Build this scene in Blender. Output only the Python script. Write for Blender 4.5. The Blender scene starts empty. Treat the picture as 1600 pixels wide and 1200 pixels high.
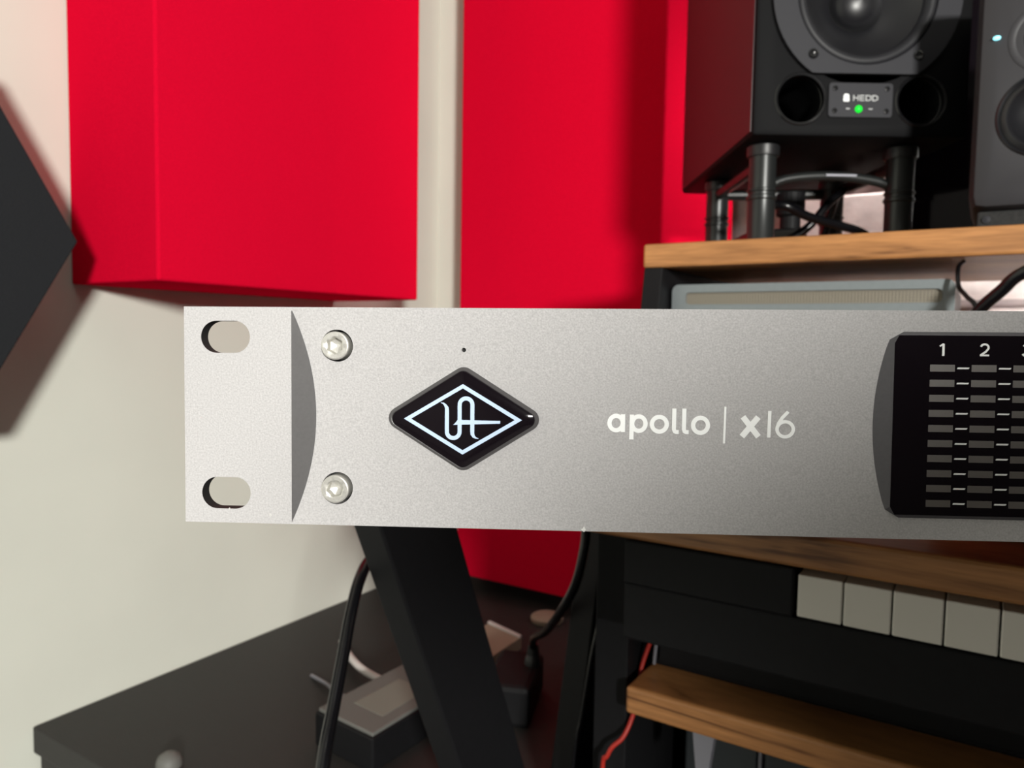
import bpy, bmesh, math, random
from mathutils import Vector, Matrix

random.seed(4)
S = bpy.context.scene
COL = S.collection
H = 0.86                      # height of the photographer's lens above the floor

# ------------------------------------------------------------------ camera
cam_d = bpy.data.cameras.new('camera')
cam = bpy.data.objects.new('camera', cam_d)
COL.objects.link(cam)
right = Vector((0.8460, 0.5330, 0.0164)); fwd = Vector((-0.5310, 0.8448, -0.0651)).normalized()
right = (right - fwd * right.dot(fwd)).normalized(); up = right.cross(fwd)
cam.matrix_world = Matrix(((right.x, up.x, -fwd.x, 0), (right.y, up.y, -fwd.y, 0), (right.z, up.z, -fwd.z, H), (0, 0, 0, 1)))
cam_d.sensor_width = 36.0; cam_d.lens = 1165 * 36 / 1600
cam_d.clip_start = 0.01
cam_d.dof.use_dof = True; cam_d.dof.focus_distance = 0.157; cam_d.dof.aperture_fstop = 34
S.camera = cam

# ------------------------------------------------------------------ world, lights, exposure
S.view_settings.view_transform = 'Standard'; S.view_settings.look = 'None'
S.view_settings.exposure = 0.0; S.view_settings.gamma = 1.0; S.view_settings.use_curve_mapping = False
w = bpy.data.worlds.new('world'); S.world = w; w.use_nodes = True
w.node_tree.nodes['Background'].inputs[0].default_value = (0.9, 0.95, 1, 1)
w.node_tree.nodes['Background'].inputs[1].default_value = 0.02

def area(name, loc, target, size, power, color, shape='DISK'):
    d = bpy.data.lights.new(name, 'AREA'); d.shape = shape; d.size = size; d.energy = power; d.color = color
    o = bpy.data.objects.new(name, d); COL.objects.link(o)
    o.location = (loc[0], loc[1], loc[2] + H)
    o.rotation_euler = (Vector(target) - Vector(loc)).to_track_quat('-Z', 'Y').to_euler()
    return o
area('room_lamp', (1.66, -1.55, 0.40), (-0.5, 0.5, 0.0), 0.27, 108, (1.0, 0.98, 0.92))
area('ceiling_fill', (0.3, -0.2, 1.45), (0.2, -0.2, 0.0), 0.5, 0.8, (1.0, 0.95, 0.88))  # added fill from overhead, stands for no known lamp
area('desk_lamp', (-0.07, 1.005, 0.34), (-0.40, 1.0, 0.16), 0.05, 1.3, (1.0, 0.93, 0.90))
area('brick_fill', (0.10, 0.96, 0.02), (0.0, 1.046, 0.04), 0.05, 0.25, (1.0, 0.95, 0.92))  # added fill to brighten the bricks below the shelf, no known fixture

# ------------------------------------------------------------------ helpers
def tag(o, label=None, cat=None, group=None, kind=None):
    if label: o['label'] = label
    if cat: o['category'] = cat
    if group: o['group'] = group
    if kind: o['kind'] = kind
    return o

def empty(name, loc, label, cat, group=None, rot=None):
    o = bpy.data.objects.new(name, None); COL.objects.link(o)
    o.empty_display_size = 0.02
    m = (rot.to_4x4() if rot else Matrix.Identity(4)); m.translation = Vector((loc[0], loc[1], loc[2] + H))
    o.matrix_world = m
    return tag(o, label, cat, group)

class MB:
    """collects shapes; build() links them as one mesh object."""
    def __init__(s): s.bm = bmesh.new()
    def box(s, x0, x1, y0, y1, z0, z1, bevel=0, seg=2, M=None):
        b = bmesh.new()
        vs = [b.verts.new((x, y, z)) for x in (x0, x1) for y in (y0, y1) for z in (z0, z1)]
        for f in ((0,1,3,2),(4,6,7,5),(0,4,5,1),(2,3,7,6),(0,2,6,4),(1,5,7,3)): b.faces.new([vs[i] for i in f])
        if bevel: bmesh.ops.bevel(b, geom=b.edges[:], offset=bevel, segments=seg, profile=0.5, affect='EDGES')
        return s.add(b, M)
    def add(s, b, M=None):
        bmesh.ops.recalc_face_normals(b, faces=b.faces[:])
        if M is not None: b.transform(M)
        me = bpy.data.meshes.new('t'); b.to_mesh(me); b.free(); s.bm.from_mesh(me); bpy.data.meshes.remove(me); return s
    def prism(s, pts, a, b_, axis=2, M=None, bevel=0, seg=2):
        """polygon pts (2D) extruded between a and b_ along axis."""
        b = bmesh.new()
        def p3(p, t): return {0: (t, p[0], p[1]), 1: (p[0], t, p[1]), 2: (p[0], p[1], t)}[axis]
        A = [b.verts.new(p3(p, a)) for p in pts]; B = [b.verts.new(p3(p, b_)) for p in pts]
        b.faces.new(A); b.faces.new(B[::-1]); n = len(pts)
        for i in range(n): b.faces.new((A[i], A[(i+1) % n], B[(i+1) % n], B[i]))
        if bevel: bmesh.ops.bevel(b, geom=b.edges[:], offset=bevel, segments=seg, profile=0.5, affect='EDGES')
        return s.add(b, M)
    def loft(s, rings, cap0=True, cap1=True, M=None):
        b = bmesh.new(); R = [[b.verts.new(p) for p in r] for r in rings]; n = len(R[0])
        for k in range(len(R)-1):
            for i in range(n): b.faces.new((R[k][i], R[k][(i+1) % n], R[k+1][(i+1) % n], R[k+1][i]))
        if cap0: b.faces.new(R[0])
        if cap1: b.faces.new(R[-1][::-1])
        return s.add(b, M)
    def lathe(s, prof, n=32, M=None, cap=True):
        """prof: (radius, height) pairs turned about the z axis."""
        rings = [[(max(r, 1e-5) * math.cos(2*math.pi*i/n), max(r, 1e-5) * math.sin(2*math.pi*i/n), h) for i in range(n)] for r, h in prof]
        return s.loft(rings, cap, cap, M)
    def tube(s, pts, r, n=12, smooth=6):
        P = [Vector(p) for p in pts]
        if smooth and len(P) > 2:
            Q = []
            for i in range(len(P)-1):
                p0, p1, p2, p3 = P[max(i-1, 0)], P[i], P[i+1], P[min(i+2, len(P)-1)]
                for k in range(smooth):
                    t = k / smooth
                    Q.append(0.5*((2*p1)+(p2-p0)*t+(2*p0-5*p1+4*p2-p3)*t*t+(3*p1-p0-3*p2+p3)*t**3))
            Q.append(P[-1]); P = Q
        rings = []; nrm = None
        for i, p in enumerate(P):
            t = (P[min(i+1, len(P)-1)] - P[max(i-1, 0)]).normalized()
            if nrm is None: nrm = t.orthogonal().normalized()
            nrm = (nrm - t * nrm.dot(t)).normalized(); bn = t.cross(nrm)
            rings.append([p + r*(math.cos(2*math.pi*k/n)*nrm + math.sin(2*math.pi*k/n)*bn) for k in range(n)])
        return s.loft(rings)
    def stroke(s, pts, wd, y0, y1, closed=False):
        """flat ribbon along a 2D path in the x-z plane; wd is a width or one width per point."""
        n = len(pts); W = wd if isinstance(wd, (list, tuple)) else [wd]*n
        L, R_ = [], []
        for i in range(n):
            p = Vector(pts[i])
            a = Vector(pts[(i-1) % n]) if (closed or i) else None; c = Vector(pts[(i+1) % n]) if (closed or i < n-1) else None
            d1 = (p-a).normalized() if a is not None else None; d2 = (c-p).normalized() if c is not None else None
            if d1 is None: d1 = d2
            if d2 is None: d2 = d1
            n1 = Vector((-d1.y, d1.x)); n2 = Vector((-d2.y, d2.x)); m = (n1+n2)
            m = m.normalized() if m.length > 1e-6 else n1
            k = W[i]/2/max(0.35, m.dot(n1)); L.append(p+m*k); R_.append(p-m*k)
        b = bmesh.new()
        mk = lambda q, y: b.verts.new((q.x, y, q.y))
        V = [[mk(L[i], y0), mk(R_[i], y0), mk(R_[i], y1), mk(L[i], y1)] for i in range(n)]
        for i in range(n if closed else n-1):
            A, B = V[i], V[(i+1) % n]
            for k in range(4): b.faces.new((A[k], A[(k+1) % 4], B[(k+1) % 4], B[k]))
        if not closed: b.faces.new(V[0]); b.faces.new(V[-1][::-1])
        return s.add(b)
    def build(s, name, mat, parent=None, local=False, smooth=None, mesh_only=False):
        """vertices are given in room coordinates (z from lens height) unless local."""
        bm = s.bm
        if not local:
            bm.transform(Matrix.Translation((0, 0, H)))
        o = bpy.data.objects.new(name, bpy.data.meshes.new(name))
        COL.objects.link(o)
        if parent is not None:
            o.parent = parent
            if not local:
                mw = WM(parent); bm.transform(mw.inverted())
        elif not local:
            c = [[v.co[k] for v in bm.verts] for k in range(3)]
            base = Vector(((min(c[0])+max(c[0]))/2, (min(c[1])+max(c[1]))/2, min(c[2])))
            bm.transform(Matrix.Translation(-base)); o.location = base
        bmesh.ops.recalc_face_normals(bm, faces=bm.faces[:])
        bm.to_mesh(o.data); bm.free()
        if mat: o.data.materials.append(mat)
        if smooth is not None:
            o.data.shade_smooth()
            o.data.set_sharp_from_angle(angle=math.radians(smooth))
        return o

def WM(o):
    m = o.matrix_local.copy() if o.parent else o.matrix_world.copy()
    if o.parent is None:
        return o.matrix_basis.copy()
    return WM(o.parent) @ o.matrix_basis

def circ(cx, cy, r, n=32, a0=0, a1=360):
    full = abs(a1-a0) >= 359.9
    return [(cx+r*math.cos(math.radians(a0+(a1-a0)*i/(n if full else n-1))), cy+r*math.sin(math.radians(a0+(a1-a0)*i/(n if full else n-1)))) for i in range(n)]

def rrect(x0, x1, z0, z1, r, n=6):
    return (circ(x1-r, z1-r, r, n, 0, 90)+circ(x0+r, z1-r, r, n, 90, 180)+circ(x0+r, z0+r, r, n, 180, 270)+circ(x1-r, z0+r, r, n, 270, 360))

# ------------------------------------------------------------------ materials
def mat(name, col, rough=0.5, metal=0.0, noise=0, nscale=50, bump=0, bscale=200, spec=0.5, emit=None, estr=0, stretch=None, sheen=0):
    m = bpy.data.materials.new(name); m.use_nodes = True; nt = m.node_tree; p = nt.nodes['Principled BSDF']
    p.inputs['Base Color'].default_value = (*col, 1); p.inputs['Roughness'].default_value = rough
    p.inputs['Metallic'].default_value = metal; p.inputs['Specular IOR Level'].default_value = spec
    if sheen: p.inputs['Sheen Weight'].default_value = sheen
    if emit: p.inputs['Emission Color'].default_value = (*emit, 1); p.inputs['Emission Strength'].default_value = estr
    tc = nt.nodes.new('ShaderNodeTexCoord')
    def noise_node(sc):
        n = nt.nodes.new('ShaderNodeTexNoise'); n.inputs['Scale'].default_value = sc; n.inputs['Detail'].default_value = 4
        if stretch:
            mp = nt.nodes.new('ShaderNodeMapping'); mp.inputs['Scale'].default_value = stretch
            nt.links.new(tc.outputs['Object'], mp.inputs[0]); nt.links.new(mp.outputs[0], n.inputs[0])
        else: nt.links.new(tc.outputs['Object'], n.inputs[0])
        return n
    if noise:
        n = noise_node(nscale); r = nt.nodes.new('ShaderNodeValToRGB')
        r.color_ramp.elements[0].position = 0.3; r.color_ramp.elements[1].position = 0.7
        r.color_ramp.elements[0].color = (*[c*(1-noise) for c in col], 1); r.color_ramp.elements[1].color = (*[min(1, c*(1+noise)) for c in col], 1)
        nt.links.new(n.outputs['Fac'], r.inputs[0]); nt.links.new(r.outputs[0], p.inputs['Base Color'])
    if bump:
        n = noise_node(bscale); b = nt.nodes.new('ShaderNodeBump'); b.inputs['Strength'].default_value = bump; b.inputs['Distance'].default_value = 0.001
        nt.links.new(n.outputs['Fac'], b.inputs['Height']); nt.links.new(b.outputs[0], p.inputs['Normal'])
    return m

def wood(name, dark, light, axis_scale):
    m = bpy.data.materials.new(name); m.use_nodes = True; nt = m.node_tree; p = nt.nodes['Principled BSDF']
    p.inputs['Roughness'].default_value = 0.42
    tc = nt.nodes.new('ShaderNodeTexCoord'); mp = nt.nodes.new('ShaderNodeMapping'); mp.inputs['Scale'].default_value = axis_scale
    mp.inputs['Rotation'].default_value = (0, math.radians(7), 0)
    n = nt.nodes.new('ShaderNodeTexNoise'); n.inputs['Scale'].default_value = 2.4; n.inputs['Detail'].default_value = 6; n.inputs['Distortion'].default_value = 0.9
    n2 = nt.nodes.new('ShaderNodeTexNoise'); n2.inputs['Scale'].default_value = 22; n2.inputs['Detail'].default_value = 3
    r = nt.nodes.new('ShaderNodeValToRGB'); e = r.color_ramp.elements
    e[0].position = 0.36; e[0].color = (*dark, 1); e[1].position = 0.62; e[1].color = (*light, 1)
    k = r.color_ramp.elements.new(0.42); k.color = (*[a*0.45+b*0.55 for a, b in zip(dark, light)], 1)
    mx = nt.nodes.new('ShaderNodeMix'); mx.data_type = 'RGBA'; mx.blend_type = 'MULTIPLY'; mx.inputs[0].default_value = 0.35
    r2 = nt.nodes.new('ShaderNodeValToRGB'); r2.color_ramp.elements[0].position = 0.35; r2.color_ramp.elements[0].color = (0.45, 0.4, 0.36, 1); r2.color_ramp.elements[1].position = 0.6
    L = nt.links.new
    L(tc.outputs['Object'], mp.inputs[0]); L(mp.outputs[0], n.inputs[0]); L(mp.outputs[0], n2.inputs[0]); L(n.outputs['Fac'], r.inputs[0]); L(n2.outputs['Fac'], r2.inputs[0])
    L(r.outputs[0], mx.inputs[6]); L(r2.outputs[0], mx.inputs[7]); L(mx.outputs[2], p.inputs['Base Color'])
    return m

M_wall = mat('wall_paint', (0.66, 0.675, 0.60), 0.75, noise=0.03, nscale=6, bump=0.06, bscale=120)
M_red = mat('red_fabric', (0.66, 0.003, 0.027), 0.9, noise=0.10, nscale=900, bump=0.25, bscale=1500, spec=0.0)
M_blackfelt = mat('charcoal_felt', (0.018, 0.0195, 0.022), 0.95, noise=0.15, nscale=700, bump=0.2, bscale=900, spec=0.15)
M_floor = mat('dark_carpet', (0.05, 0.045, 0.045), 0.95, noise=0.2, nscale=300)
M_wall2 = mat('dark_grey_paint', (0.16, 0.15, 0.15), 0.9, noise=0.03, nscale=6)
M_ceil = mat('ceiling_paint', (0.35, 0.35, 0.34), 0.9, noise=0.02, nscale=8)
M_brick = mat('whitewashed_brick', (0.74, 0.66, 0.63), 0.85, noise=0.12, nscale=45, bump=0.6, bscale=90)
M_mortar = mat('mortar', (0.42, 0.36, 0.35), 0.95, noise=0.1, nscale=80)
M_wood = wood('oak_board', (0.13, 0.048, 0.013), (0.47, 0.215, 0.075), (2.2, 6, 34))
M_woodd = wood('dark_oak_board', (0.12, 0.045, 0.018), (0.32, 0.15, 0.058), (2.2, 6, 34))
M_blackpaint = mat('black_powder_coat', (0.006, 0.006, 0.007), 0.6, spec=0.2, noise=0.1, nscale=200)
M_cab = mat('black_brown_veneer', (0.017, 0.0155, 0.0145), 0.6, noise=0.12, nscale=60, stretch=(1, 8, 8))
M_blackgloss = mat('black_gloss_plastic', (0.008, 0.008, 0.009), 0.22)
M_rubber = mat('black_rubber', (0.012, 0.012, 0.013), 0.42)
M_cable = mat('black_cable_jacket', (0.004, 0.004, 0.005), 0.24, spec=0.4)
M_spk = mat('black_speaker_paint', (0.0035, 0.0035, 0.0042), 0.62, spec=0.10, noise=0.1, nscale=500)
M_spkside = mat('speaker_side_red_reflection', (0.016, 0.006, 0.009), 0.40)  # reddish base paints in the red panel's reflection
M_basket = mat('grey_basket', (0.022, 0.022, 0.027), 0.55, spec=0.25)
M_cone = mat('graphite_cone', (0.010, 0.010, 0.012), 0.36)
M_surround = mat('rubber_surround', (0.014, 0.014, 0.017), 0.5, spec=0.3)
M_spk2 = mat('dark_grey_plastic', (0.034, 0.033, 0.037), 0.5, spec=0.35)
M_stand = mat('stand_satin_black', (0.022, 0.024, 0.024), 0.33, metal=0.3)
M_white = mat('white_print', (0.93, 0.95, 0.95), 0.6)
M_greyprint = mat('grey_print', (0.45, 0.46, 0.46), 0.5)
M_key = mat('ivory_key_plastic', (0.72, 0.69, 0.63), 0.35)
M_rackgrey = mat('blue_grey_steel', (0.205, 0.232, 0.242), 0.45, metal=0.2, noise=0.04, nscale=200)
M_mesh = mat('beige_grille_wire', (0.26, 0.235, 0.19), 0.5, metal=0.3)
M_dark = mat('dark_recess', (0.01, 0.01, 0.01), 0.8)  # also paints the shade inside rack slots and counterbores
M_green = mat('green_led', (0.0, 0.4, 0.02), 0.4, emit=(0.0, 0.85, 0.03), estr=1.0)
M_cyan = mat('cyan_led', (0.3, 0.8, 0.9), 0.4, emit=(0.30, 0.86, 1.0), estr=1.6)
M_alu = mat('bead_blasted_aluminium', (0.422, 0.414, 0.418), 0.55, metal=0.0, noise=0.13, nscale=2800, bump=0.15, bscale=3000, spec=0.2)
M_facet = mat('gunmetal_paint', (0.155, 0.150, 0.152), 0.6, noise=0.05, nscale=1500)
M_bezel = mat('gunmetal_plastic', (0.085, 0.082, 0.090), 0.5, noise=0.05, nscale=1500)
M_rim = mat('badge_rim_plastic', (0.070, 0.066, 0.068), 0.35)
M_glass = mat('black_acrylic', (0.006, 0.004, 0.006), 0.07)
M_chrome = mat('nickel_screw', (0.64, 0.63, 0.59), 0.36, metal=0.65, noise=0.08, nscale=2500)
M_emblem = mat('pale_blue_enamel', (0.52, 0.66, 0.90), 0.35)
M_segment = mat('smoked_led_lens', (0.115, 0.105, 0.098), 0.4)
M_case = mat('dark_steel_case', (0.05, 0.05, 0.055), 0.45, metal=0.5)
M_pcgrey = mat('slate_steel', (0.035, 0.042, 0.046), 0.5)
M_psu = mat('grey_plastic', (0.13, 0.13, 0.12), 0.6)
M_paper = mat('printed_label_paper', (0.20, 0.20, 0.17), 0.7)
M_redcable = mat('red_cable_jacket', (0.36, 0.018, 0.010), 0.5)
M_whitecable = mat('white_cable_jacket', (0.62, 0.58, 0.56), 0.45)
M_tan = mat('tan_card', (0.30, 0.22, 0.16), 0.8)
M_foam = mat('black_foam', (0.02, 0.02, 0.02), 0.95, noise=0.3, nscale=400)
M_bracket = mat('pale_grey_steel', (0.22, 0.22, 0.25), 0.45, metal=0.3)

# ------------------------------------------------------------------ room shell
WX, WY = -0.8156, 1.046
def wall(name, *b, m=M_wall):
    return tag(MB().box(*b).build(name, m), kind='structure')
wall('floor', WX-0.1, 2.2, -2.4, WY+0.1, -H-0.05, -H, m=M_floor)
wall('ceiling', WX-0.1, 2.2, -2.4, WY+0.1, 1.54, 1.6, m=M_ceil)
wall('wall_left', WX-0.1, WX, -2.4, WY+0.1, -H, 1.54)
wall('wall_right', 2.1, 2.2, -2.4, WY+0.1, -H, 1.54, m=M_wall2)
wall('wall_rear', WX, 2.1, -2.4, -2.3, -H, 1.54, m=M_wall2)
wf = wall('wall_front', WX, 2.1, WY+0.012, WY+0.112, -H, 1.54, m=M_mortar)
for b in ((WX, -0.345, -H, 1.54), (0.545, 2.1, -H, 1.54), (-0.345, 0.545, 0.567, 1.54), (-0.345, 0.545, -H, -0.099)):
    MB().box(b[0], b[1], WY, WY+0.012, b[2], b[3]).build('plaster_panel', M_wall, wf)
# whitewashed bricks on the front wall behind the desk
bw, bh, gap = 0.205, 0.062, 0.011
bricks = []
for v in range(4):
    b = MB(); b.box(-bw/2, bw/2, -0.006, 0.012, 0, bh, 0.004, 1)
    for q in b.bm.verts: q.co += Vector((random.uniform(-1, 1), random.uniform(-1, 1), random.uniform(-1, 1)))*0.0016
    o = b.build('brick', M_brick, wf, local=True); bricks.append(o)
n = 0
for row in range(9):
    zz = -0.094 + row*(bh+gap)
    for k in range(4):
        x = -0.345 + bw/2 + k*(bw+gap) - (bw/2 if row % 2 else 0)
        if x - bw/2 < -0.345: x = -0.345 + bw/2 + 0.002 if False else x
        if x < -0.345 + 0.02: continue
        src = bricks[n % 4]
        o = src if n < 4 else src.copy()
        if n >= 4: COL.objects.link(o); o.parent = wf
        lw = WM(wf).inverted() @ Vector((x if x-bw/2 > -0.345 else x, WY+random.uniform(-0.002, 0.003), zz+H))
        o.location = lw
        if x-bw/2 < -0.345: 
            o.scale.x = (x+bw/2+0.343)/bw; o.location.x += (bw-(x+bw/2+0.343))/2
        n += 1

# ------------------------------------------------------------------ acoustic panels
t = MB().prism([(WX+0.001, 0.421), (-0.6594, 0.420), (-0.6594, 0.802), (WX+0.001, 0.802)], 0.046, 0.78, 2, bevel=0.0025).build('acoustic_panel', M_red)
tag(t, 'bright red fabric acoustic panel on the white left wall, wall visible below its bottom edge', 'acoustic panel', 'red fabric wall panels')
t = MB().prism([(-0.7114, WY-0.001), (-0.7114, 0.970), (-0.3748, 0.970), (-0.3000, WY-0.001)], -0.391, 0.78, 2, bevel=0.0025).build('acoustic_panel', M_red)
tag(t, 'tall red fabric acoustic panel beside the black speaker, with a paler slanted edge', 'acoustic panel', 'red fabric wall panels')
hexr = 0.19; hy, hz = 0.3685-hexr, 0.0785
hx = empty('hexagonal_panel', (WX, hy, hz-hexr*0.87), 'charcoal hexagonal acoustic tile on the white wall, its corner pointing at the nearest red panel', 'acoustic panel')
def hexa(r): return [(hy+r*math.cos(math.radians(60*i)), hz+r*math.sin(math.radians(60*i))) for i in range(6)]
MB().prism(hexa(hexr), -0.700, -0.725, 0, bevel=0.0015).build('felt_tile', M_blackfelt, hx)
MB().prism(hexa(hexr-0.075), -0.725, WX+0.0005, 0).build('backing_board', M_blackpaint, hx)

# ------------------------------------------------------------------ low black cabinet along the left wall
CZ = -0.413
cb = empty('sideboard', (-0.575, 0.70, -H), 'long low black sideboard under the red panels', 'sideboard')
MB().box(WX+0.002, -0.33, 0.3715, WY-0.006, CZ-0.028, CZ, 0.0015).build('top', M_cab, cb)
MB().box(WX+0.006, -0.336, 0.377, WY-0.01, -H+0.05, CZ-0.028).build('body', M_cab, cb)
MB().box(WX+0.01, -0.35, 0.40, WY-0.02, -H, -H+0.05).build('plinth', M_blackpaint, cb)
for k in range(2):
    y0 = 0.39+k*0.32
    d = MB().box(-0.336, -0.320, y0, y0+0.312, -H+0.055, CZ-0.032, 0.001).build('door', M_cab, cb)
    MB().tube([(-0.318, y0+0.27, -0.62), (-0.30, y0+0.27, -0.62), (-0.30, y0+0.27, -0.56), (-0.318, y0+0.27, -0.56)], 0.003, smooth=0).build('handle', M_bracket, d)

kn = MB().lathe([(0.012, 0), (0.012, 0.004), (0.010, 0.009), (0.005, 0.0125), (0, 0.0132)], 28, Matrix.Translation((-0.634, 0.408, CZ))).build('jar_lid', M_psu, smooth=40)
tag(kn, 'small domed grey cap lying on the near end of the black sideboard', 'cap')

# grey power adapter with a printed label
ad = empty('power_adapter', (-0.505, 0.56, CZ), 'grey power adapter with a printed label on the sideboard, dark sides', 'power adapter')
quad = [(-0.4643, 0.5038), (-0.5472, 0.510), (-0.5418, 0.6495), (-0.4600, 0.645)]
MB().prism(quad, CZ, -0.3785, 2, bevel=0.002).build('case', M_blackpaint, ad)
inner = [(-0.4665, 0.5065), (-0.5445, 0.5125), (-0.5395, 0.647), (-0.4625, 0.6425)]
MB().prism(inner, -0.379, -0.375, 2, bevel=0.001).build('lid', M_psu, ad)
MB().prism([(-0.480, 0.535), (-0.522, 0.539), (-0.519, 0.605), (-0.478, 0.602)], -0.3752, -0.3746, 2).build('printed_label', M_paper, ad)
tag(MB().tube([(-0.70, 0.70, CZ+0.004), (-0.665, 0.672, CZ+0.012), (-0.6335, 0.6505, CZ+0.015), (-0.60, 0.637, CZ+0.014), (-0.556, 0.636, CZ+0.008)], 0.0045).build('white_cable', M_whitecable, smooth=60),
    'thick pale cable looping into the back of the grey power adapter', 'cable')
tag(MB().tube([(-0.66, 0.61, CZ+0.003), (-0.625, 0.60, CZ+0.006), (-0.59, 0.59, CZ+0.006), (-0.551, 0.60, CZ+0.006)], 0.0022).build('thin_cable', M_bracket, smooth=60),
    'thin grey lead lying just in front of the pale cable by the power adapter', 'cable')
for k in range(3):
    y = 0.600+k*0.017
    MB().box(-0.4715, -0.4655, y-0.0055, y+0.0055, -0.3749, -0.3735, 0.0005).build('terminal', M_blackgloss, ad)
bx = empty('carton', (-0.51, 0.80, CZ), 'small brown box with a pale front edge on the sideboard below the red panel', 'box')
MB().prism([(-0.4946, 0.7383), (-0.4957, 0.8226), (-0.5588, 0.8408), (-0.5570, 0.7600)], CZ, -0.397, 2, bevel=0.001).build('tray', M_tan, bx)
MB().prism([(-0.4957, 0.8170), (-0.4957, 0.8226), (-0.5588, 0.8408), (-0.5585, 0.8352)], -0.3972, -0.3940, 2, bevel=0.0006).build('pale_edge', M_whitecable, bx)
tag(MB().lathe([(0.022, 0), (0.0235, 0.002), (0.0235, 0.007), (0.021, 0.009), (0, 0.009)], 32, Matrix.Translation((-0.515, 0.925, CZ))).build('round_tin', M_tan, smooth=40),
    'flat round tan tin on the sideboard under the tall red panel', 'tin')
pg = empty('mains_plug', (-0.43, 0.71, CZ), 'black mains plug block on the sideboard where the curved cable ends', 'plug')
MP = Matrix.Translation((-0.424, 0.690, 0)) @ Matrix.Rotation(math.radians(20), 4, 'Z')
MB().box(-0.026, 0.026, -0.050, 0.045, CZ, CZ+0.045, 0.006, M=MP).build('block', M_blackpaint, pg)
MB().lathe([(0.010, 0), (0.009, 0.006), (0.007, 0.012), (0.006, 0.024)], 16, Matrix.Translation((-0.410, 0.706, CZ+0.044))).build('strain_relief', M_rubber, pg)
tag(MB().tube([(-0.225, 0.53, -0.1006), (-0.258, 0.538, -0.0995), (-0.2700, 0.545, -0.118), (-0.2715, 0.5515, -0.160), (-0.276, 0.556, -0.184), (-0.288, 0.566, -0.215), (-0.312, 0.585, -0.250), (-0.350, 0.628, -0.290), (-0.385, 0.668, -0.318), (-0.403, 0.694, -0.335), (-0.410, 0.706, CZ+0.062)], 0.0042).build('curved_cable', M_cable, smooth=60),
    'glossy black cable curving down from the desk edge past the red panel to a plug', 'cable')
# thick power lead in front of the left stand leg
tag(MB().tube([(-0.215, 0.372, -0.0475), (-0.255, 0.390, -0.085), (-0.287, 0.3965, -0.107), (-0.3125, 0.376, -0.129), (-0.3175, 0.345, -0.1400), (-0.3108, 0.326, -0.1475), (-0.3006, 0.3075, -0.1621), (-0.2893, 0.2897, -0.1792), (-0.2781, 0.2716, -0.1973), (-0.266, 0.2531, -0.2150), (-0.252, 0.232, -0.26), (-0.245, 0.22, -0.36), (-0.245, 0.215, -0.60), (-0.25, 0.22, -H+0.0045)], 0.0036).build('power_cable', M_cable, smooth=60),
    'thick glossy black cord hanging in front of the left slanted stand leg', 'cable')

# ------------------------------------------------------------------ black X stand under the interface
xs = empty('x_stand', (-0.29, 0.52, -H), 'black steel stand with crossed slanted legs below the silver panel', 'stand')
def beam(name, yz0, yz1, x0, x1, half):
    pts = [(yz0[0]-half, yz0[1]), (yz0[0]+half, yz0[1]), (yz1[0]+half, yz1[1]), (yz1[0]-half, yz1[1])]
    return MB().prism(pts, x0, x1, 0, bevel=0.0015).build(name, M_blackpaint, xs)
beam('leg', (0.321, -0.060), (0.676, -H), -0.302, -0.280, 0.033)
beam('leg', (0.664, -0.075), (0.470, -H), -0.305, -0.282, 0.029)
MB().box(-0.302, -0.125, 0.292, 0.316, -0.072, -0.0475, 0.002).build('top_bar', M_blackpaint, xs)
MB().box(-0.42, -0.282, 0.645, 0.683, -0.085, -0.062, 0.002).build('top_bar', M_blackpaint, xs)
MB().lathe([(0.02, -0.02), (0.02, 0.02)], 20, Matrix.Translation((-0.2925, 0.541, -0.55)) @ Matrix.Rotation(math.pi/2, 4, 'Y')).build('pivot', M_bracket, xs)

# ------------------------------------------------------------------ studio desk
dk = empty('studio_desk', (0.15, 0.65, -H), 'oak studio desk with a raised monitor shelf and a lower oak ledge', 'desk')
ROUND = 0.0022
MB().box(-0.264, 0.70, 0.640, 0.905, 0.0630, 0.0842, ROUND).build('monitor_shelf', M_wood, dk)
MB().box(-0.264, 0.70, 0.420, 0.99, -0.1235, -0.105, ROUND).build('tabletop', M_wood, dk)
MB().prism([(0.612, -0.105), (0.642, 0.063), (0.90, 0.063), (0.90, -0.105)], -0.2635, -0.246, 0, bevel=0.0008).build('side_panel', M_blackpaint, dk)
MB().prism([(0.612, -0.105), (0.642, 0.063), (0.90, 0.063), (0.90, -0.105)], 0.680, 0.697, 0, bevel=0.0008).build('side_panel', M_blackpaint, dk)
MB().box(-0.226, -0.2005, 0.478, 0.96, -H, -0.1235, 0.001).build('end_leg', M_blackpaint, dk)
MB().box(0.66, 0.685, 0.50, 0.96, -H, -0.1235, 0.001).build('end_leg', M_blackpaint, dk)
MB().box(-0.194, 0.66, 0.460, 0.80, -0.2557, -0.2365, 0.0028, 3).build('lower_ledge', M_wood, dk)
MB().box(-0.2006, -0.1935, 0.56, 0.79, -0.30, -0.2365).build('ledge_bracket', M_blackpaint, dk)
MB().prism([(-0.1505, -0.2556), (-0.1350, -0.2556), (-0.1395, -0.292), (-0.1465, -0.292)], 0.470, 0.478, 1, bevel=0.0006).build('gusset', M_bracket, dk)
tag(MB().tube([(-0.2380, 0.520, -0.130), (-0.2410, 0.524, -0.1867), (-0.2443, 0.523, -0.2228), (-0.2493, 0.521, -0.2537), (-0.2545, 0.517, -0.3001), (-0.2590, 0.512, -0.346), (-0.27, 0.505, -0.55), (-0.27, 0.50, -H+0.003)], 0.0017).build('thin_lead', M_cable, smooth=60),
    'thin black lead running straight down beside the right slanted stand leg', 'cable')

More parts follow.
